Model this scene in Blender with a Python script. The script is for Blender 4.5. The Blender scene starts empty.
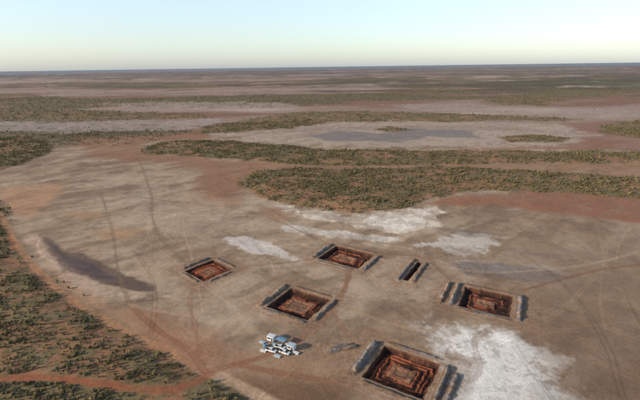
import bpy, bmesh, math, random, time
import numpy as np
from mathutils import Matrix, Vector
random.seed(4); rng=np.random.default_rng(7)
H=120.0; PITCH=math.atan(133.5/427.0); sp,cp=math.sin(PITCH),math.cos(PITCH)
# Image pixel coordinates -> ground metres (x east, y north, z=0 plane). Everything below is built flat on the
# ground in world metres; this only converts image pixels, via the camera's pitch and roll, to those metres.
def P(*pts):
    out=[]
    for x,y in pts:
        dx=x-320; dy=y-200
        a=(dx-0.0141*dy)/427; b=(dy+0.0141*dx)/427
        den=max(sp+b*cp,0.0035)
        d=H/den
        out.append((round(a*d,1),round(d*(cp-b*sp),1)))
    return out
def lin(r,g,b,k=0.97):
    f=lambda c:(c/255/12.92 if c/255<=0.04045 else ((c/255+0.055)/1.055)**2.4)
    return np.array([f(r),f(g),f(b)])*k
# ---------------- noise
def _h(ix,iy,s):
    n=(ix.astype(np.int64)*374761393+iy.astype(np.int64)*668265263+s*1274126177)&0xffffffff
    n=((n^(n>>13))*1274126177)&0xffffffff
    n=(n^(n>>16))&0xffffff
    return n/float(0xffffff)
def vn(x,y,s):
    ix=np.floor(x); iy=np.floor(y); fx=x-ix; fy=y-iy
    fx=fx*fx*(3-2*fx); fy=fy*fy*(3-2*fy)
    a=_h(ix,iy,s);b=_h(ix+1,iy,s);c=_h(ix,iy+1,s);d=_h(ix+1,iy+1,s)
    return (a+(b-a)*fx)*(1-fy)+(c+(d-c)*fx)*fy
def fbm(x,y,scale,o,s):
    t=np.zeros_like(x);amp=1;tot=0;f=1/scale
    for i in range(o):
        ca,sa=math.cos(i*1.1+s),math.sin(i*1.1+s)
        t+=amp*(vn((x*ca-y*sa)*f+i*17.3,(x*sa+y*ca)*f+i*9.1,s+i)*2-1);tot+=amp;amp*=.55;f*=2.03
    return t/tot
def ss(a,b,x):
    t=np.clip((x-a)/(b-a),0,1);return t*t*(3-2*t)
def segd(x,y,a,b):
    ax,ay=a;bx,by=b;vx,vy=bx-ax,by-ay;L=vx*vx+vy*vy+1e-9
    t=np.clip(((x-ax)*vx+(y-ay)*vy)/L,0,1)
    return np.hypot(x-ax-t*vx,y-ay-t*vy)
def polysd(x,y,poly,m):
    p=np.array(poly);out=np.full(x.shape,-float(m))
    sel=(x>p[:,0].min()-m)&(x<p[:,0].max()+m)&(y>p[:,1].min()-m)&(y<p[:,1].max()+m)
    if not sel.any(): return out
    X=x[sel];Y=y[sel];d=np.full(X.shape,1e9);ins=np.zeros(X.shape,bool);n=len(p)
    for i in range(n):
        a=p[i];b=p[(i+1)%n]
        d=np.minimum(d,segd(X,Y,a,b))
        if a[1]!=b[1]:
            c=((a[1]>Y)!=(b[1]>Y))&(X<(b[0]-a[0])*(Y-a[1])/(b[1]-a[1])+a[0]); ins^=c
    out[sel]=np.where(ins,d,-d);return out
def lined(x,y,pl,m):
    p=np.array(pl);out=np.full(x.shape,float(m))
    sel=(x>p[:,0].min()-m)&(x<p[:,0].max()+m)&(y>p[:,1].min()-m)&(y<p[:,1].max()+m)
    if not sel.any(): return out
    X=x[sel];Y=y[sel];d=np.full(X.shape,float(m))
    for i in range(len(p)-1): d=np.minimum(d,segd(X,Y,p[i],p[i+1]))
    out[sel]=d;return out
def smooth_line(pl,n=6):
    p=[np.array(q,float) for q in pl];p=[2*p[0]-p[1]]+p+[2*p[-1]-p[-2]];o=[]
    for i in range(1,len(p)-2):
        for k in range(n):
            t=k/n
            o.append(tuple(0.5*((2*p[i])+(-p[i-1]+p[i+1])*t+(2*p[i-1]-5*p[i]+4*p[i+1]-p[i+2])*t*t+(-p[i-1]+3*p[i]-3*p[i+1]+p[i+2])*t**3)))
    o.append(tuple(p[-2]));return o
VEG=[
 (P((-60,190),(0,203),(12,228),(30,258),(60,288),(100,314),(130,332),(165,352),(198,374),(215,384),(240,402),(262,425),(-100,480)),5,5,1.1),
 (P((-60,133),(0,136),(35,138),(52,146),(45,155),(20,164),(0,170),(-60,182)),6,7,1.0),
 (P((140,149),(160,141),(200,140),(260,144),(330,149),(400,151),(500,150),(640,152),(720,152),(720,163),(640,163),(560,164),(430,164),(350,166),(290,164),(200,157),(150,154)),9,14,1.05),
 (P((240,183),(258,172),(300,168),(360,169),(430,167),(520,170),(640,177),(720,182),(720,200),(640,198),(560,191),(470,191),(425,199),(395,209),(350,214),(300,206),(258,197)),6,9,1.15),
 (P((205,127),(250,119),(300,111),(400,112),(500,115),(590,118),(560,121),(450,121),(340,122),(250,131),(212,132)),20,45,.9),
 (P((-60,112),(80,110),(200,114),(205,118),(100,120),(-60,118)),20,40,.8),
 (P((500,137),(535,135),(570,138),(560,142),(510,142)),8,8,.9),
 (P((372,130),(390,127),(412,130),(395,132)),6,6,.8),
 (P((480,98),(520,96),(565,100),(540,106),(495,104)),40,60,.9),
 (P((600,125),(640,119),(720,120),(720,140),(640,138),(610,133)),12,20,.9),
]
RED=[
 (P((75,138),(130,136),(200,132),(215,139),(150,141),(145,150),(200,157),(290,164),(240,170),(245,180),(240,197),(215,199),(196,185),(185,168),(140,162),(90,156)),12,26,lin(146,104,80),.85),
 (P((240,160),(420,163),(640,162),(720,162),(720,184),(640,178),(420,170),(250,176)),8,10,lin(152,112,84),.75),
 (P((425,204),(465,193),(560,191),(640,198),(720,200),(720,232),(640,223),(560,212),(480,206)),7,10,lin(146,98,76),.88),
 (P((565,124),(610,121),(720,124),(720,152),(640,152),(585,148),(575,136)),12,20,lin(140,98,82),.75),
 (P((470,145),(560,144),(600,140),(620,148),(560,150),(470,150)),6,14,lin(146,102,82),.7),
 (P((255,205),(280,208),(300,220),(270,222)),5,6,lin(158,118,90),.6),
 (P((60,185),(40,210),(30,240),(60,285),(120,328),(200,372),(235,360),(175,325),(100,300),(55,270),(38,240),(22,215),(0,200),(0,187)),7,11,lin(180,138,106),.8),
 (P((120,300),(190,318),(255,352),(235,372),(200,372),(150,345)),5,9,lin(154,110,84),.6),
 (P((90,232),(120,226),(150,230),(130,238),(100,240)),4,10,lin(176,134,100),.7),
 (P((70,214),(100,211),(112,217),(85,222)),4,10,lin(176,134,100),.7),
 (P((185,195),(240,200),(230,208),(190,205)),5,12,lin(170,134,104),.6),
 (P((230,360),(340,350),(360,400),(360,430),(280,430),(225,385)),9,10,lin(154,114,84),.6),
]
PALE=[
 (P((276,205),(300,207),(350,213),(395,210),(430,206),(452,213),(440,223),(400,232),(365,230),(330,223),(296,216)),3,8,lin(212,196,178),1.0),
 (P((350,216),(400,212),(430,210),(440,215),(410,227),(370,226)),3,7,lin(226,214,202),.8),
 (P((284,226),(330,228),(385,236),(402,240),(372,242),(320,237),(288,232)),2,6,lin(204,192,180),.95),
 (P((222,235),(250,240),(280,250),(305,262),(290,262),(262,251),(230,241)),2,7,lin(204,192,182),.9),
 (P((412,244),(440,238),(484,237),(505,246),(450,252)),4,16,lin(200,188,176),.8),
 (P((424,328),(455,322),(505,336),(548,356),(580,376),(572,402),(550,430),(450,430),(462,395),(446,365),(434,348)),6,17,lin(208,198,188),.92),
 (P((446,336),(490,338),(525,358),(550,385),(520,410),(468,400),(455,370)),6,17,lin(234,228,220),.8),
 (P((455,262),(500,264),(560,268),(565,275),(500,274),(460,268)),3,8,lin(190,178,170),.5),
 (P((330,262),(450,255),(470,285),(400,300),(340,285)),8,14,lin(184,160,138),.5),
 (P((130,255),(185,262),(250,290),(250,330),(200,330),(150,300)),8,14,lin(180,156,130),.4),
 (P((150,165),(190,200),(260,222),(200,240),(140,225),(110,185)),14,20,lin(176,156,134),.5),
 (P((212,134),(280,125),(380,120),(500,122),(565,126),(588,135),(560,145),(470,147),(330,146),(250,141)),12,18,lin(174,154,138),.95),
 (P((-60,121),(60,122),(220,118),(225,124),(190,130),(60,133),(-60,130)),12,18,lin(162,144,136),.9),
 (P((20,240),(38,230),(48,236),(70,262),(115,291),(155,296),(150,301),(105,297),(60,275),(34,256)),3,5,lin(196,166,146),.7),
 (P((95,104),(170,101),(300,104),(290,108),(170,107)),30,60,lin(170,150,136),.7),
 (P((380,105),(470,104),(480,108),(600,110),(720,112),(720,117),(600,115),(450,112)),30,60,lin(164,146,136),.7),
]
DARK=[
 (P((36,233),(52,237),(66,248),(84,253),(108,267),(128,275),(152,285),(160,293),(130,292),(104,287),(84,278),(66,270),(48,256)),1.6,5,lin(98,80,74),.92),
 (P((44,240),(56,243),(72,256),(92,264),(120,280),(100,280),(76,270),(56,256)),1.6,4,lin(84,74,76),.8),
 (P((290,137),(330,131),(380,133),(400,129),(470,131),(475,137),(430,136),(400,142),(330,140)),8,24,lin(120,114,112),.85),
 (P((240,135),(300,128),(420,125),(520,127),(560,134),(500,130),(400,128),(300,132)),6,16,lin(142,122,108),.5),
 (P((455,264),(500,263),(550,270),(575,278),(520,279),(470,273)),2,9,lin(106,96,94),.7),
 (P((500,250),(560,252),(600,258),(550,259)),2,10,lin(112,100,96),.5),
 (P((430,228),(470,230),(520,236),(470,236)),2,7,lin(116,104,98),.5),
 (P((520,240),(660,235),(700,300),(600,330),(540,300)),20,25,lin(140,118,98),.5),
 (P((380,305),(430,318),(445,340),(360,345),(330,330)),10,14,lin(136,112,90),.5),
 (P((240,380),(360,380),(360,430),(260,430)),8,12,lin(98,74,56),.6),
 (P((540,330),(640,320),(720,330),(720,430),(560,430),(570,380)),20,16,lin(122,98,80),.7),
]
ROAD=[
 (P((203,370),(222,378),(248,390),(282,408),(330,436)),2.8,lin(190,158,130),1),
 (P((0,213),(10,232),(28,260),(62,293),(105,320),(140,338),(175,354),(208,374)),2.3,lin(188,138,102),.9),
 (P((-20,384),(40,381),(90,386),(130,392),(170,393),(195,384),(210,374)),2.2,lin(164,98,70),.9),
 (P((-20,244),(6,236),(14,250),(8,262)),1.2,lin(170,112,80),.7),
 (P((352,262),(346,285),(338,302),(320,322),(296,342),(262,357),(230,366),(206,372)),2.1,lin(144,100,76),.85),
 (P((338,302),(385,322),(430,330),(445,320)),1.5,lin(178,148,118),.6),
 (P((235,364),(290,375),(345,383)),1.8,lin(152,106,80),.8),
 (P((130,305),(160,332),(190,352),(206,372)),1.8,lin(150,104,80),.8),
 (P((100,190),(112,230),(118,270),(130,305)),1.3,lin(130,106,86),.5),
 (P((130,305),(165,312),(215,318),(262,316)),1.3,lin(184,158,130),.6),
 (P((198,282),(190,300),(196,330),(202,368)),1.4,lin(150,110,84),.6),
 (P((135,150),(150,190),(152,215),(162,240),(185,262)),1.5,lin(130,106,86),.5),
 (P((60,170),(110,190),(160,200),(250,212),(330,244)),1.3,lin(134,110,90),.5),
 (P((525,290),(560,280),(600,270),(660,262)),1.6,lin(138,100,80),.75),
 (P((425,262),(480,272),(540,270),(600,262),(660,245)),1.4,lin(180,156,134),.6),
 (P((378,258),(420,256),(455,284)),1.3,lin(142,110,86),.6),
 (P((232,268),(290,262),(320,258)),1.3,lin(142,110,86),.6),
 (P((330,300),(380,290),(402,282)),1.3,lin(180,154,128),.6),
 (P((0,180),(60,160),(100,148),(130,138)),2.5,lin(184,158,136),.6),
 (P((455,388),(480,372),(475,340),(500,322)),1.4,lin(146,120,100),.4),
 (P((326,296),(332,310),(345,330),(358,345)),1.4,lin(150,110,84),.6),
]
ROAD=[(smooth_line(a),b,c,d) for a,b,c,d in ROAD]
RUTS=[]
rr=random.Random(11)
for i in range(120):
    x=rr.uniform(-150,190);y=rr.uniform(140,420);a=rr.uniform(0,6.28);pl=[(x,y)];k=rr.uniform(-.1,.1)
    for j in range(rr.randint(5,14)):
        a+=k+rr.uniform(-.08,.08);x+=12*math.cos(a);y+=12*math.sin(a);pl.append((x,y))
    RUTS.append((pl,rr.choice([-1,1,1])*rr.uniform(.05,.2),rr.choice([0,.95])))
PITS=[
 dict(c=(-70,241),ang=-42,a=10.5,b=10.5,dep=1.5,rings=[2.4,5.0],hot=.9,b_=[('u',-14,11,1.2,1.3),('u',13,9,.9,1.0),('v',13,10,.5,.9),('v',-13,10,.7,.9)]),
 dict(c=(17,258),ang=-33,a=15,b=12,dep=2.0,rings=[3.6,7.2],hot=.6,b_=[('u',-18.6,13,1.5,1.5),('u',18.6,12,1.4,1.3),('v',14.8,15,.6,.9),('v',-14.8,14,.6,.9)]),
 dict(c=(-12,200.5),ang=-31,a=13,b=11.5,dep=2.2,rings=[5.2],hot=.5,b_=[('u',-16.6,13,1.7,1.5),('u',16,12,1.3,1.1),('v',14,12,.5,.9),('v',-13.8,13,.7,1.0)]),
 dict(c=(87.5,200),ang=-27,a=12.5,b=11.5,dep=2.1,rings=[4.4,7.4],hot=.3,b_=[('u',-16.3,13,1.8,1.3),('u',-21.5,12,1.6,1.2),('u',16.5,13,1.8,1.4),('v',13.7,13,.5,.9),('v',-14,13,.6,1.0)]),
 dict(c=(33,147),ang=-31,a=12.8,b=11.8,dep=2.4,rings=[2.6,4.4,7.0],hot=.42,b_=[('u',-17,13,2.0,1.6),('u',16.2,12,1.5,1.1),('u',20.3,9,1.4,1.2),('v',14.2,12,.7,1.0),('v',-14.3,13,.8,1.2)]),
 dict(c=(56.5,236),ang=-30,a=1.8,b=14,dep=1.8,rings=[],hot=.2,b_=[('u',-4.2,16,1.2,1.1),('u',4.2,15,1.2,1.1)]),
 dict(c=(8.5,162.5),ang=13,a=-9,b=-9,dep=0,rings=[],hot=.2,b_=[('v',-1.2,7.5,1.2,1.1),('v',1.3,6.5,1.0,.8)]),
]
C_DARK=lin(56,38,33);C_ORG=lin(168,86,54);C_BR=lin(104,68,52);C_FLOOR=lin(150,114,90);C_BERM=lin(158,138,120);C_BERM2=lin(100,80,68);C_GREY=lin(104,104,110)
def uv_of(p,x,y):
    a=math.radians(p['ang']);c,s=math.cos(a),math.sin(a);dx=x-p['c'][0];dy=y-p['c'][1]
    return dx*c+dy*s,-dx*s+dy*c
def ext(p):
    mu=max([abs(o)+w*2 for ax,o,h,ht,w in p['b_'] if ax=='u']+[h for ax,o,h,ht,w in p['b_'] if ax=='v']+[p['a']+4])+2.5
    mv=max([abs(o)+w*2 for ax,o,h,ht,w in p['b_'] if ax=='v']+[p['b']+5]+[h for ax,o,h,ht,w in p['b_'] if ax=='u'])+3
    return mu,mv
def mix(c,col,m):
    return c*(1-m[:,None])+col*m[:,None]
def surface(x,y):
    r=np.hypot(x,y)
    nA=fbm(x,y,9,4,3);nB=fbm(x,y,55,5,11);nF=fbm(x,y,1.6,2,31);nM=fbm(x,y,24,5,77)
    near=1-ss(700,1600,r)
    wx=x+nB*18;wy=y+nM*10
    nS=fbm((wx*.8+wy*.6)*.28,(-wx*.6+wy*.8),13,5,303)   # drainage streaks
    col=np.empty((x.size,3));col[:]=lin(166,142,118)
    col=mix(col,lin(144,118,97),ss(-.25,.3,nB)*.7)
    col=mix(col,lin(184,162,139),ss(.0,.4,nM)*.55)
    col=mix(col,lin(126,104,86),ss(.05,.4,-nM-.3*nA)*.45)
    col=mix(col,lin(122,101,84),ss(.05,.35,nS)*.55*near)
    col=mix(col,lin(190,170,148),ss(.1,.4,-nS)*.45*near)
    col=mix(col,lin(136,110,88),ss(30,160,x)*(1-ss(190,330,y))*.6)
    rg=1-ss(0,.07,np.abs(fbm(x,y,38,5,131)));col=mix(col,lin(122,98,80),rg*.28*near)
    far=ss(720,950,r)
    nD=fbm(x*.42,y,420,6,41);nE=fbm(x*.4,y,130,5,51);nG=fbm(x*.4,y,1700,5,61);nH=fbm(x*.3,y,900,6,67)
    fc=np.empty_like(col);fc[:]=lin(142,108,90)
    fc=mix(fc,lin(156,132,118),ss(-.05,.25,nD+.3*nE))
    vm=ss(-.02,.1,-nD*.7+.35*nE-.35*nH)
    fc=mix(fc,lin(112,100,76),vm*.9)
    fc=mix(fc,lin(182,162,146),ss(.16,.3,nH*.7+.35*nE)*.75)
    fc=mix(fc,lin(84,80,64),ss(.08,.24,nG*.8-.4*nE)*.7)
    vf=vm*(1-ss(.16,.3,nH*.7+.35*nE))
    fc*=(1+.25*nE)[:,None]
    far_haze=ss(2500,9000,r);fc=mix(fc,lin(124,114,114),far_haze*.55)  # distance haze painted into the far ground colour as a greyer tone
    fc=mix(fc,lin(134,141,152),ss(9000,30000,r)*.85)  # bluer haze toward the horizon, also painted into the ground colour
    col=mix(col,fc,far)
    wob=nB+.4*nA
    for poly,w,na,c,k in RED:
        col=mix(col,c,ss(-w,w,polysd(x,y,poly,60+w*4)+wob*na)*k*(.7+.3*ss(-.3,.3,nA+nM)))
    bare=np.zeros(x.size)
    for poly,w,na,c,k in PALE:
        m=ss(-w,w,polysd(x,y,poly,60+w*4)+wob*na*1.5+nM*na*1.0+nF*w*.4)*k
        bare=np.maximum(bare,m)
        col=mix(col,c,m*(.5+.5*ss(-.35,.15,nA+nB*.8+.5*nF)))
    for poly,w,na,c,k in DARK:
        col=mix(col,c,ss(-w,w,polysd(x,y,poly,60+w*4)+wob*na*1.3)*k*(.8+.2*ss(-.3,.3,nM)))
    veg=np.zeros(x.size);z=np.zeros(x.size)
    for poly,w,na,dn in VEG:
        sd=polysd(x,y,poly,80+w*4)+wob*na
        m=ss(-w,w,sd);veg=np.maximum(veg,m*dn);z+=ss(-w,w*4,sd)*1.6
    soil=np.empty_like(col);soil[:]=lin(152,114,84)
    soil=mix(soil,lin(124,108,78),ss(-.2,.2,nA+.5*nB))
    soil=mix(soil,lin(108,100,72),ss(300,600,r)*.6)
    soil=mix(soil,lin(164,116,88),ss(.05,.3,nM-.4*nA)*.6)
    soil=mix(soil,lin(94,86,60),ss(.02,.3,fbm(x,y,4,3,211))*.6)
    col=mix(col,soil,np.clip(veg*1.1,0,1)*.95)
    veg=veg*(1-.65*ss(.08,.3,nM-.4*nA))
    vf=vf*(1-bare)
    rd=np.zeros(x.size)
    for pl,hw,c,k in ROAD:
        d=lined(x,y,pl,14)+nA*.9+nM*.6
        m=(1-ss(hw*.5,hw*1.35,d));col=mix(col,c*1.0,np.clip(m*k*(.8+.25*nF+.5*nM),0,1))
        col=mix(col,c*.72,(1-ss(.15,.45,np.abs(d-.9)))*k*.35)
        rd=np.maximum(rd,1-ss(hw,hw+1.8,d))
    sel=np.where((r>120)&(r<520))[0]
    if sel.size:
        xs=x[sel];ys=y[sel];f=np.ones(sel.size)
        for pl,k,gap in RUTS:
            d=lined(xs,ys,pl,6)+nM[sel]*.8;f*=1+k*(1-ss(.2,.8,np.abs(d-gap)))*(veg[sel]<.2)
        col[sel]*=f[:,None]
    veg*=1-rd
    for p in PITS:
        u,v=uv_of(p,x,y);mu,mv=ext(p)
        d=np.hypot(np.maximum(np.abs(u)-mu+3,0),np.maximum(np.abs(v)-mv+3,0))
        m=(1-ss(0,9,d+nB*4+nA*3))
        col=mix(col,lin(148,118,94),m*.6)
    col*=(1+.12*nF+.16*nA)[:,None]
    z+=nB*.35*near+nA*.16*near
    return np.clip(col,0.01,.9),z,veg,vf*far
def pit_surface(p,x,y,col,z):
    u,v=uv_of(p,x,y);mu,mv=ext(p)
    n1=fbm(x,y,3.2,4,91);n2=fbm(x,y,1.0,2,92);n3=fbm(x,y,7,3,93);n4=fbm(x,y,2.1,3,97);n5=fbm(x,y,5,2,99)
    ef=ss(0,2.5,np.minimum(mu-np.abs(u),mv-np.abs(v)))
    hb=np.zeros(x.size)
    for ax,o,hl,ht,w in p['b_']:
        s,t=(u-o,v) if ax=='u' else (v-o,u)
        s=s+n3*.6+n1*.35
        lump=.95+.35*n4+.3*n5
        q=np.exp(-(np.abs(s)/w)**2)*(1-ss(hl-3,hl+1,np.abs(t)+n1*2.5))
        hb=np.maximum(hb,q*ht*np.clip(lump,.12,1.5))
    hb*=ef
    col=mix(col,C_BERM2,ss(.02,.3,hb)*.8)
    col=mix(col,C_BERM,ss(.45,1.3,hb+.5*n1)*.8)
    col=mix(col,C_GREY,ss(-.1,.2,n5)*ss(.1,.4,hb)*.6)
    zz=z+hb
    d=np.minimum(p['a']-np.abs(u+n1*.7),p['b']-np.abs(v+n1*.7))+n2*.2
    cut=ss(0,1.7,d);D=p['dep']
    base=-D*cut
    inside=ss(-.1,.35,d)
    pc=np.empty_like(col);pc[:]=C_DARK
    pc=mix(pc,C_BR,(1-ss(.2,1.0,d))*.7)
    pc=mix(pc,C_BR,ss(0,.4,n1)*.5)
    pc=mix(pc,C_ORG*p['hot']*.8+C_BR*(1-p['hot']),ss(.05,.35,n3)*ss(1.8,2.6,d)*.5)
    last=0
    for i,rg in enumerate(p['rings']):
        brk=np.clip(.85+1.7*n5+.6*n1,.0,1.3)
        g=np.exp(-((d+n3*.8-rg)/.55)**2);base+=g*(D*.24)*brk
        pc=mix(pc,C_ORG*p['hot']+C_BR*1.15*(1-p['hot']),np.clip(g*1.4,0,1)*np.clip(brk,0,1));last=rg
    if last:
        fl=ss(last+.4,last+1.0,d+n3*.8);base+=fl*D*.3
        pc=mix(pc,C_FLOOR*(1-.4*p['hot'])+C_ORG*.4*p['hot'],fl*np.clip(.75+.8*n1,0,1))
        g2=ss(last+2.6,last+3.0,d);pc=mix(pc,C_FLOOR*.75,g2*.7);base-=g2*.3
    base+=n2*.08+n1*.25
    zz=zz*(1-inside)+base*inside
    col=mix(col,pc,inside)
    col*=(1+.22*n2+.2*n1)[:,None]
    return np.clip(col,.008,.9),zz
# ---------------- materials
def nodes(name):
    m=bpy.data.materials.new(name);m.use_nodes=True;nt=m.node_tree
    return m,nt,nt.nodes['Principled BSDF']
def earth_mat(name):
    m,nt,b=nodes(name);b.inputs['Roughness'].default_value=.95;b.inputs['Specular IOR Level'].default_value=.15
    at=nt.nodes.new('ShaderNodeAttribute');at.attribute_name='Col'
    tc=nt.nodes.new('ShaderNodeNewGeometry')
    n=nt.nodes.new('ShaderNodeTexNoise');n.inputs['Scale'].default_value=1.3;n.inputs['Detail'].default_value=6;n.inputs['Roughness'].default_value=.65
    nt.links.new(tc.outputs['Position'],n.inputs['Vector'])
    mr=nt.nodes.new('ShaderNodeMapRange');mr.inputs['From Min'].default_value=.3;mr.inputs['From Max'].default_value=.7;mr.inputs['To Min'].default_value=.76;mr.inputs['To Max'].default_value=1.22
    nt.links.new(n.outputs['Fac'],mr.inputs['Value'])
    vm=nt.nodes.new('ShaderNodeVectorMath');vm.operation='SCALE'
    nt.links.new(at.outputs['Color'],vm.inputs[0]);nt.links.new(mr.outputs['Result'],vm.inputs['Scale'])
    nt.links.new(vm.outputs['Vector'],b.inputs['Base Color'])
    bp=nt.nodes.new('ShaderNodeBump');bp.inputs['Strength'].default_value=.45;bp.inputs['Distance'].default_value=.25
    nt.links.new(n.outputs['Fac'],bp.inputs['Height']);nt.links.new(bp.outputs['Normal'],b.inputs['Normal'])
    return m
EARTH=earth_mat('playa_earth')
def link(o): bpy.context.scene.collection.objects.link(o);return o
def grid_mesh(name,co,faces,col,mat,smooth=True):
    me=bpy.data.meshes.new(name)
    me.vertices.add(len(co));me.vertices.foreach_set('co',co.astype(np.float32).ravel())
    nf=len(faces);me.loops.add(nf*4);me.loops.foreach_set('vertex_index',faces.astype(np.int32).ravel())
    me.polygons.add(nf);me.polygons.foreach_set('loop_start',np.arange(nf,dtype=np.int32)*4)
    me.polygons.foreach_set('loop_total',np.full(nf,4,dtype=np.int32))
    me.update(calc_edges=True)
    a=me.color_attributes.new('Col','FLOAT_COLOR','POINT')
    c4=np.ones((len(co),4),np.float32);c4[:,:3]=col;a.data.foreach_set('color',c4.ravel())
    me.polygons.foreach_set('use_smooth',np.full(nf,smooth));me.materials.append(mat)
    return link(bpy.data.objects.new(name,me))
th=np.concatenate([np.array([80,70,62,55,50]),np.arange(46,1.0,-.085),np.arange(1.0,.1,-.05)])
R=H/np.tan(np.radians(th));R=np.concatenate([[1.0],R,[90000,130000]])
fine=np.arange(-50,50.01,.09);coarse=np.arange(54,306.1,6.0)
A=np.radians(np.concatenate([fine,coarse]))
RR,AA=np.meshgrid(R,A,indexing='ij');gx=(RR*np.sin(AA)).ravel();gy=(RR*np.cos(AA)).ravel()
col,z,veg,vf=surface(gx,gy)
for p in PITS:
    u,v=uv_of(p,gx,gy);mu,mv=ext(p);z=np.where((np.abs(u)<mu-1.6)&(np.abs(v)<mv-1.6),-8.0,z)
nr,na=RR.shape
idx=np.arange(nr*na).reshape(nr,na);a0=idx[:-1,:];a1=idx[1:,:]
f=np.stack([a0,np.roll(a0,-1,1),np.roll(a1,-1,1),a1],-1).reshape(-1,4)[:,::-1]
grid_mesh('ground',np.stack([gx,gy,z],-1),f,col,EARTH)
def patch(name,p,step=.3):
    mu,mv=ext(p);us=np.arange(-mu,mu+.01,step);vs=np.arange(-mv,mv+.01,step)
    U,V=np.meshgrid(us,vs,indexing='ij');a=math.radians(p['ang']);c,s=math.cos(a),math.sin(a)
    x=(p['c'][0]+U*c-V*s).ravel();y=(p['c'][1]+U*s+V*c).ravel()
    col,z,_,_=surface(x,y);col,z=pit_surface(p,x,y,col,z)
    e=np.minimum(mu-np.abs(U),mv-np.abs(V)).ravel()
    z=z+.03-.12*(e<step*.9)
    n,m=U.shape;idx=np.arange(n*m).reshape(n,m)
    f=np.stack([idx[:-1,:-1],idx[1:,:-1],idx[1:,1:],idx[:-1,1:]],-1).reshape(-1,4)
    grid_mesh(name,np.stack([x,y,z],-1),f,col,EARTH)
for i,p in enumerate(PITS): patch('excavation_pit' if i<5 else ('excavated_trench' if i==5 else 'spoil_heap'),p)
# ---------------- shrubs
def leaf_mat(name,c1,c2,c3):
    m,nt,b=nodes(name);b.inputs['Roughness'].default_value=.8;b.inputs['Specular IOR Level'].default_value=.2
    oi=nt.nodes.new('ShaderNodeObjectInfo');cr=nt.nodes.new('ShaderNodeValToRGB')
    e=cr.color_ramp.elements;e[0].color=(*c1,1);e[1].color=(*c3,1);k=e.new(.5);k.color=(*c2,1)
    nt.links.new(oi.outputs['Random'],cr.inputs['Fac'])
    nt.links.new(cr.outputs['Color'],b.inputs['Base Color']);return m
LEAF=leaf_mat('shrub_foliage',lin(84,80,56),lin(120,110,76),lin(156,136,96))
BARK,nt,b=nodes('shrub_bark');b.inputs['Base Color'].default_value=(.09,.06,.045,1);b.inputs['Roughness'].default_value=.9
var=bpy.data.collections.new('desert_shrub_variants')
def shrub(i,tree):
    bm=bmesh.new();rs=random.Random(i*13+5)
    ncl=11 if not tree else 14;th_=.25 if not tree else .5
    cents=[]
    for k in range(ncl):
        a=rs.uniform(0,6.28);q=rs.uniform(0,.38)
        cents.append(Vector((q*math.cos(a),q*math.sin(a)*rs.uniform(.7,1),th_+rs.uniform(-.08,.3)*(1-q))))
    for c in cents:
        d=c-Vector((0,0,.02));n=d.orthogonal().normalized()*.015;m2=n.cross(d).normalized()*.015
        base=[Vector((0,0,-.05))+v*1.8 for v in (n,m2,-n,-m2)];tip=[c+v*.5 for v in (n,m2,-n,-m2)]
        vb=[bm.verts.new(v) for v in base];vt=[bm.verts.new(v) for v in tip]
        for j in range(4):
            fc=bm.faces.new((vb[j],vb[(j+1)%4],vt[(j+1)%4],vt[j]));fc.material_index=1
        rad=rs.uniform(.11,.2)
        for k in range(13):
            v=Vector((rs.gauss(0,1),rs.gauss(0,1),rs.gauss(0,.8)));v.normalize();pos=c+v*rad*rs.uniform(.55,1.1)
            nn=(v+Vector((rs.uniform(-.6,.6),rs.uniform(-.6,.6),rs.uniform(0,1.2)))).normalized();t=nn.orthogonal().normalized();t.rotate(Matrix.Rotation(rs.uniform(0,6.28),3,nn));w=nn.cross(t)
            s=rs.uniform(.04,.075)
            bm.faces.new([bm.verts.new(pos+t*s*1.5),bm.verts.new(pos+w*s),bm.verts.new(pos-t*s*1.5),bm.verts.new(pos-w*s)])
    me=bpy.data.meshes.new('shrub_form');bm.to_mesh(me);bm.free();me.materials.append(LEAF);me.materials.append(BARK)
    o=bpy.data.objects.new('shrub_form_%d'%i,me);var.objects.link(o)
for i in range(8): shrub(i,i>=6)
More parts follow.
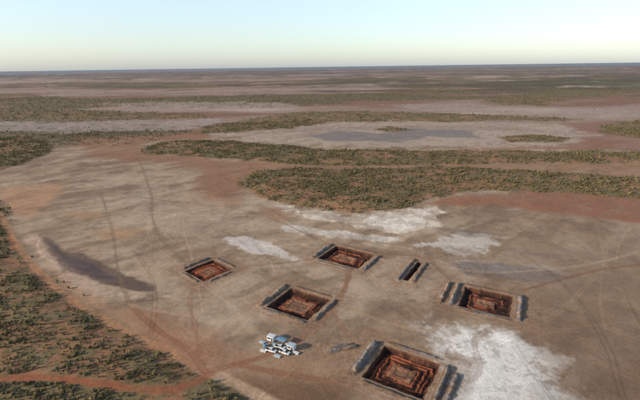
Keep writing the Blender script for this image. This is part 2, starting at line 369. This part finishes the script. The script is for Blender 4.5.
def scatter(name,n,r0,r1,amax,smin,smax,dens,treeish):
    rr_=np.sqrt(rng.uniform(r0*r0,r1*r1,n));aa=np.radians(rng.uniform(-amax,amax,n))
    x=rr_*np.sin(aa);y=rr_*np.cos(aa)
    c,z,veg,vf=surface(x,y)
    cl=fbm(x,y,14,3,5)
    pr=np.maximum(veg,vf*.5)*dens*(.35+1.0*ss(-.3,.35,cl))
    k=rng.random(n)<pr
    for p in PITS:
        u,v=uv_of(p,x,y);mu,mv=ext(p);k&=~((np.abs(u)<mu)&(np.abs(v)<mv))
    x,y,z=x[k],y[k],z[k];m=len(x)
    me=bpy.data.meshes.new(name);me.vertices.add(m);me.vertices.foreach_set('co',np.stack([x,y,z-.03],-1).astype(np.float32).ravel())
    s=smin+(smax-smin)*rng.random(m)**2.8
    def at(nm,ty,v): a=me.attributes.new(nm,ty,'POINT');a.data.foreach_set('value',v)
    at('scl','FLOAT',s.astype(np.float32));at('rot','FLOAT',rng.uniform(0,6.28,m).astype(np.float32))
    vi=np.where(rng.random(m)<treeish,rng.integers(6,8,m),rng.integers(0,6,m)).astype(np.int32);at('vi','INT',vi)
    o=link(bpy.data.objects.new(name,me))
    g=bpy.data.node_groups.new(name+'_scatter','GeometryNodeTree')
    g.interface.new_socket('Geometry',in_out='INPUT',socket_type='NodeSocketGeometry');g.interface.new_socket('Geometry',in_out='OUTPUT',socket_type='NodeSocketGeometry')
    N=g.nodes.new;L=g.links.new
    gi=N('NodeGroupInput');go=N('NodeGroupOutput');ip=N('GeometryNodeInstanceOnPoints');ci=N('GeometryNodeCollectionInfo')
    ci.inputs['Collection'].default_value=var;ci.inputs['Separate Children'].default_value=True;ci.inputs['Reset Children'].default_value=True
    def na_(t,nm):
        q=N('GeometryNodeInputNamedAttribute');q.data_type=t;q.inputs['Name'].default_value=nm;return q.outputs['Attribute']
    cx=N('ShaderNodeCombineXYZ');L(na_('FLOAT','rot'),cx.inputs['Z'])
    mp=N('GeometryNodeMeshToPoints');L(gi.outputs[0],mp.inputs['Mesh'])
    L(mp.outputs[0],ip.inputs['Points']);L(ci.outputs[0],ip.inputs['Instance']);ip.inputs['Pick Instance'].default_value=True
    L(na_('INT','vi'),ip.inputs['Instance Index']);L(cx.outputs[0],ip.inputs['Rotation']);L(na_('FLOAT','scl'),ip.inputs['Scale']);L(ip.outputs[0],go.inputs[0])
    o.modifiers.new('scatter','NODES').node_group=g
scatter('desert_shrubs',110000,100,460,54,.6,2.7,.8,.1)
scatter('desert_shrubs_distant',150000,460,1000,52,1.3,3.6,.65,.1)
scatter('desert_shrubs_plain',120000,1000,2600,50,2.5,5,.55,.0)
# ---------------- camp: vehicles, cabins
def flat(name,rgb,rough=.5,metal=0,dirt=.15):
    m,nt,b=nodes(name);b.inputs['Roughness'].default_value=rough;b.inputs['Metallic'].default_value=metal
    n=nt.nodes.new('ShaderNodeTexNoise');n.inputs['Scale'].default_value=2.5;n.inputs['Detail'].default_value=4
    tc=nt.nodes.new('ShaderNodeTexCoord');nt.links.new(tc.outputs['Object'],n.inputs['Vector'])
    cr=nt.nodes.new('ShaderNodeMix');cr.data_type='RGBA';cr.inputs[6].default_value=(*rgb,1);cr.inputs[7].default_value=(.3,.19,.12,1)
    mr=nt.nodes.new('ShaderNodeMapRange');mr.inputs['From Min'].default_value=.45;mr.inputs['From Max'].default_value=.8;mr.inputs['To Max'].default_value=dirt*3
    nt.links.new(n.outputs['Fac'],mr.inputs['Value']);nt.links.new(mr.outputs[0],cr.inputs[0]);nt.links.new(cr.outputs[2],b.inputs['Base Color']);return m
M_W=flat('white_paint',(.66,.68,.70));M_B=flat('blue_paint',(.12,.24,.38));M_LB=flat('light_blue_sheet',(.42,.52,.60),.7);M_G=flat('window_glass',(.02,.025,.03),.1,0,0)
M_T=flat('tyre_rubber',(.02,.02,.02),.9);M_S=flat('steel_frame',(.2,.2,.2),.5,.6);M_TAN=flat('timber',(.35,.24,.14),.8);M_BLK=flat('black_plastic',(.03,.03,.035),.6)
def fin(parent,name,bm,mat,loc=(0,0,0),rot=(0,0,0)):
    me=bpy.data.meshes.new(name);bm.to_mesh(me);bm.free();me.materials.append(mat)
    o=link(bpy.data.objects.new(name,me));o.parent=parent;o.location=loc;o.rotation_euler=rot;return o
def prim(parent,name,size,loc,mat,bev=.03,rot=(0,0,0)):
    bm=bmesh.new();bmesh.ops.create_cube(bm,size=1);bmesh.ops.scale(bm,vec=size,verts=bm.verts)
    if bev: bmesh.ops.bevel(bm,geom=bm.edges[:],offset=bev,segments=2,affect='EDGES')
    return fin(parent,name,bm,mat,loc,rot)
def cyl(parent,name,r,h,loc,mat,rot=(0,0,0)):
    bm=bmesh.new();bmesh.ops.create_cone(bm,cap_ends=True,segments=20,radius1=r,radius2=r,depth=h)
    return fin(parent,name,bm,mat,loc,rot)
def prof(parent,name,pts,w,mat,bev=.05):
    bm=bmesh.new();a=[bm.verts.new((x,-w/2,z)) for x,z in pts];f=bm.faces.new(a)
    e=bmesh.ops.extrude_face_region(bm,geom=[f]);bmesh.ops.translate(bm,vec=(0,w,0),verts=[v for v in e['geom'] if isinstance(v,bmesh.types.BMVert)])
    bmesh.ops.recalc_face_normals(bm,faces=bm.faces);bmesh.ops.bevel(bm,geom=bm.edges[:],offset=bev,segments=2,affect='EDGES')
    return fin(parent,name,bm,mat)
def empty(name,x,y,ang):
    o=link(bpy.data.objects.new(name,None));zz=surface(np.array([float(x)]),np.array([float(y)]))[1][0];o.location=(x,y,zz);o.rotation_euler[2]=math.radians(ang);return o
def pickup(x,y,ang,body=M_W):
    e=empty('pickup_truck',x,y,ang)
    prof(e,'chassis_body',[(-2.6,.5),(2.45,.5),(2.55,.75),(2.5,1.05),(1.3,1.18),(-.6,1.15),(-.6,.85),(-2.6,.85)],1.8,body)
    prof(e,'cab',[(-.62,1.14),(1.25,1.16),(.6,1.78),(-.5,1.8)],1.62,body)
    prof(e,'windscreen',[(.66,1.76),(1.27,1.2),(1.31,1.2),(.7,1.78)],1.4,M_G,.005)
    for s in (-1,1): prof(e,'side_window',[(-.45,1.3),(1.0,1.3),(.5,1.7),(-.42,1.72)],.02,M_G,.002).location=(0,s*.815,0)
    for s in (-1,1): prim(e,'tray_side',(2.0,.06,.42),(-1.62,s*.87,1.06),body)
    prim(e,'tailgate',(.06,1.7,.42),(-2.6,0,1.06),body);prim(e,'tray_floor',(1.95,1.68,.04),(-1.6,0,.88),M_BLK,0)
    prim(e,'bull_bar',(.08,1.6,.3),(2.64,0,.75),M_S)
    for X in (-1.65,1.6):
        for s in (-1,1): cyl(e,'wheel',.4,.26,(X,s*.8,.4),M_T,(math.pi/2,0,0))
def cabin(x,y,ang,mat,roof,L=6.0):
    e=empty('site_cabin',x,y,ang);prim(e,'body',(L,2.4,2.3),(0,0,1.4),mat,.03)
    for k in range(int(L/.3)-1):
        for s in (-1,1): prim(e,'wall_rib',(.08,.04,2.1),(-L/2+.3+k*.3,s*1.215,1.4),mat,.01)
    prim(e,'roof',(L+.16,2.56,.1),(0,0,2.62),roof,.02);prim(e,'door',(.9,.05,2.0),(L*.28,-1.26,1.3),M_S,.01)
    for X in (-L*.28,-.3): prim(e,'window',(.9,.05,.7),(X,-1.26,1.7),M_G,.01)
    for X in (-L*.4,L*.4): prim(e,'skid',(.2,2.3,.25),(X,0,.12),M_BLK)
def canopy(x,y,ang):
    e=empty('shade_canopy',x,y,ang)
    for X in (-2,2):
        for Y in (-1.4,1.4): cyl(e,'post',.05,2.3,(X,Y,1.15),M_S)
    prof(e,'roof_sheet',[(-1.7,2.2),(0,2.65),(1.7,2.2),(1.7,2.26),(0,2.73),(-1.7,2.26)],4.4,M_B,.01).rotation_euler=(0,0,math.pi/2)
    prim(e,'table',(1.8,.8,.05),(0,0,.75),M_TAN,.01)
    for X in (-.8,.8): prim(e,'table_leg',(.06,.7,.72),(X,0,.37),M_S,.01)
def tank(x,y):
    e=empty('water_tank',x,y,0);cyl(e,'tank',.9,1.7,(0,0,.9),M_B);cyl(e,'lid',.4,.12,(0,0,1.8),M_BLK)
def pallets(x,y,ang,n,mat):
    e=empty('stacked_sheeting',x,y,ang)
    for k in range(n): prim(e,'sheet',(3.0,1.3,.16),(0.04*(k%2),0.03*(k%3),.1+k*.18),M_TAN if (k%2 and k<n-1) else mat,.02)
A0=-28
cabin(-23.2,168.4,A0,M_W,M_W,3.4);cabin(-13.6,161.6,A0,M_W,M_LB,3.4)
canopy(-18.2,166.0,A0);tank(-25.6,163.8);pickup(-18.6,162.4,A0+4);pickup(-16.4,158.6,A0);pickup(-22.4,160.2,A0+3)
pallets(-21.6,164.6,A0,4,M_LB);pallets(-11.6,158.8,A0,4,M_W);pallets(-26,160.6,A0,3,M_W);pallets(-19.6,168.8,A0,3,M_B);pallets(-19.4,156.8,A0,3,M_LB)
pallets(-15.2,164.6,A0,3,M_W);pallets(-27.2,166.8,A0,3,M_LB)
# ---------------- camera, light
cd=bpy.data.cameras.new('camera');cam=link(bpy.data.objects.new('camera',cd))
cd.sensor_width=36;cd.lens=427/640*36;cd.clip_start=1;cd.clip_end=300000
cam.matrix_world=Matrix.Translation((0,0,H))@Matrix.Rotation(math.pi/2-PITCH,4,'X')@Matrix.Rotation(-0.0141,4,'Z')
bpy.context.scene.camera=cam
EL=math.radians(19.5);sx,sy=-.93,-.36
d=Vector((sx*math.cos(EL),sy*math.cos(EL),math.sin(EL))).normalized()
sl=bpy.data.lights.new('sun','SUN');sl.energy=5;sl.angle=math.radians(.5);sl.color=(1,.88,.71)
so=link(bpy.data.objects.new('sun',sl));so.rotation_euler=d.to_track_quat('Z','Y').to_euler();so.location=(0,0,500)
w=bpy.data.worlds.new('World');bpy.context.scene.world=w;w.use_nodes=True;nt=w.node_tree
sk=nt.nodes.new('ShaderNodeTexSky');sk.sky_type='NISHITA';sk.sun_disc=False;sk.sun_elevation=EL;sk.sun_rotation=math.atan2(sx,sy)
sk.air_density=1.0;sk.dust_density=1.0;sk.ozone_density=1.5;sk.altitude=100
tc=nt.nodes.new('ShaderNodeTexCoord');sx_=nt.nodes.new('ShaderNodeSeparateXYZ');nt.links.new(tc.outputs['Generated'],sx_.inputs[0])
cr=nt.nodes.new('ShaderNodeValToRGB');e=cr.color_ramp.elements
e[0].position=0;e[0].color=(.19,.235,.31,1);e[1].position=.6;e[1].color=(.03,.03,.03,1)
k=e.new(.15);k.color=(.35,.41,.43,1);k=e.new(.05);k.color=(.28,.32,.345,1)
nt.links.new(sx_.outputs['Z'],cr.inputs['Fac'])
sc_=nt.nodes.new('ShaderNodeVectorMath');sc_.operation='SCALE';sc_.inputs['Scale'].default_value=7.7;nt.links.new(cr.outputs['Color'],sc_.inputs[0])
ad=nt.nodes.new('ShaderNodeVectorMath');ad.operation='ADD';nt.links.new(sk.outputs[0],ad.inputs[0]);nt.links.new(sc_.outputs[0],ad.inputs[1])
nt.links.new(ad.outputs[0],nt.nodes['Background'].inputs[0]);nt.nodes['Background'].inputs[1].default_value=.135
sc=bpy.context.scene;sc.view_settings.view_transform='Standard';sc.view_settings.look='None';sc.view_settings.exposure=0
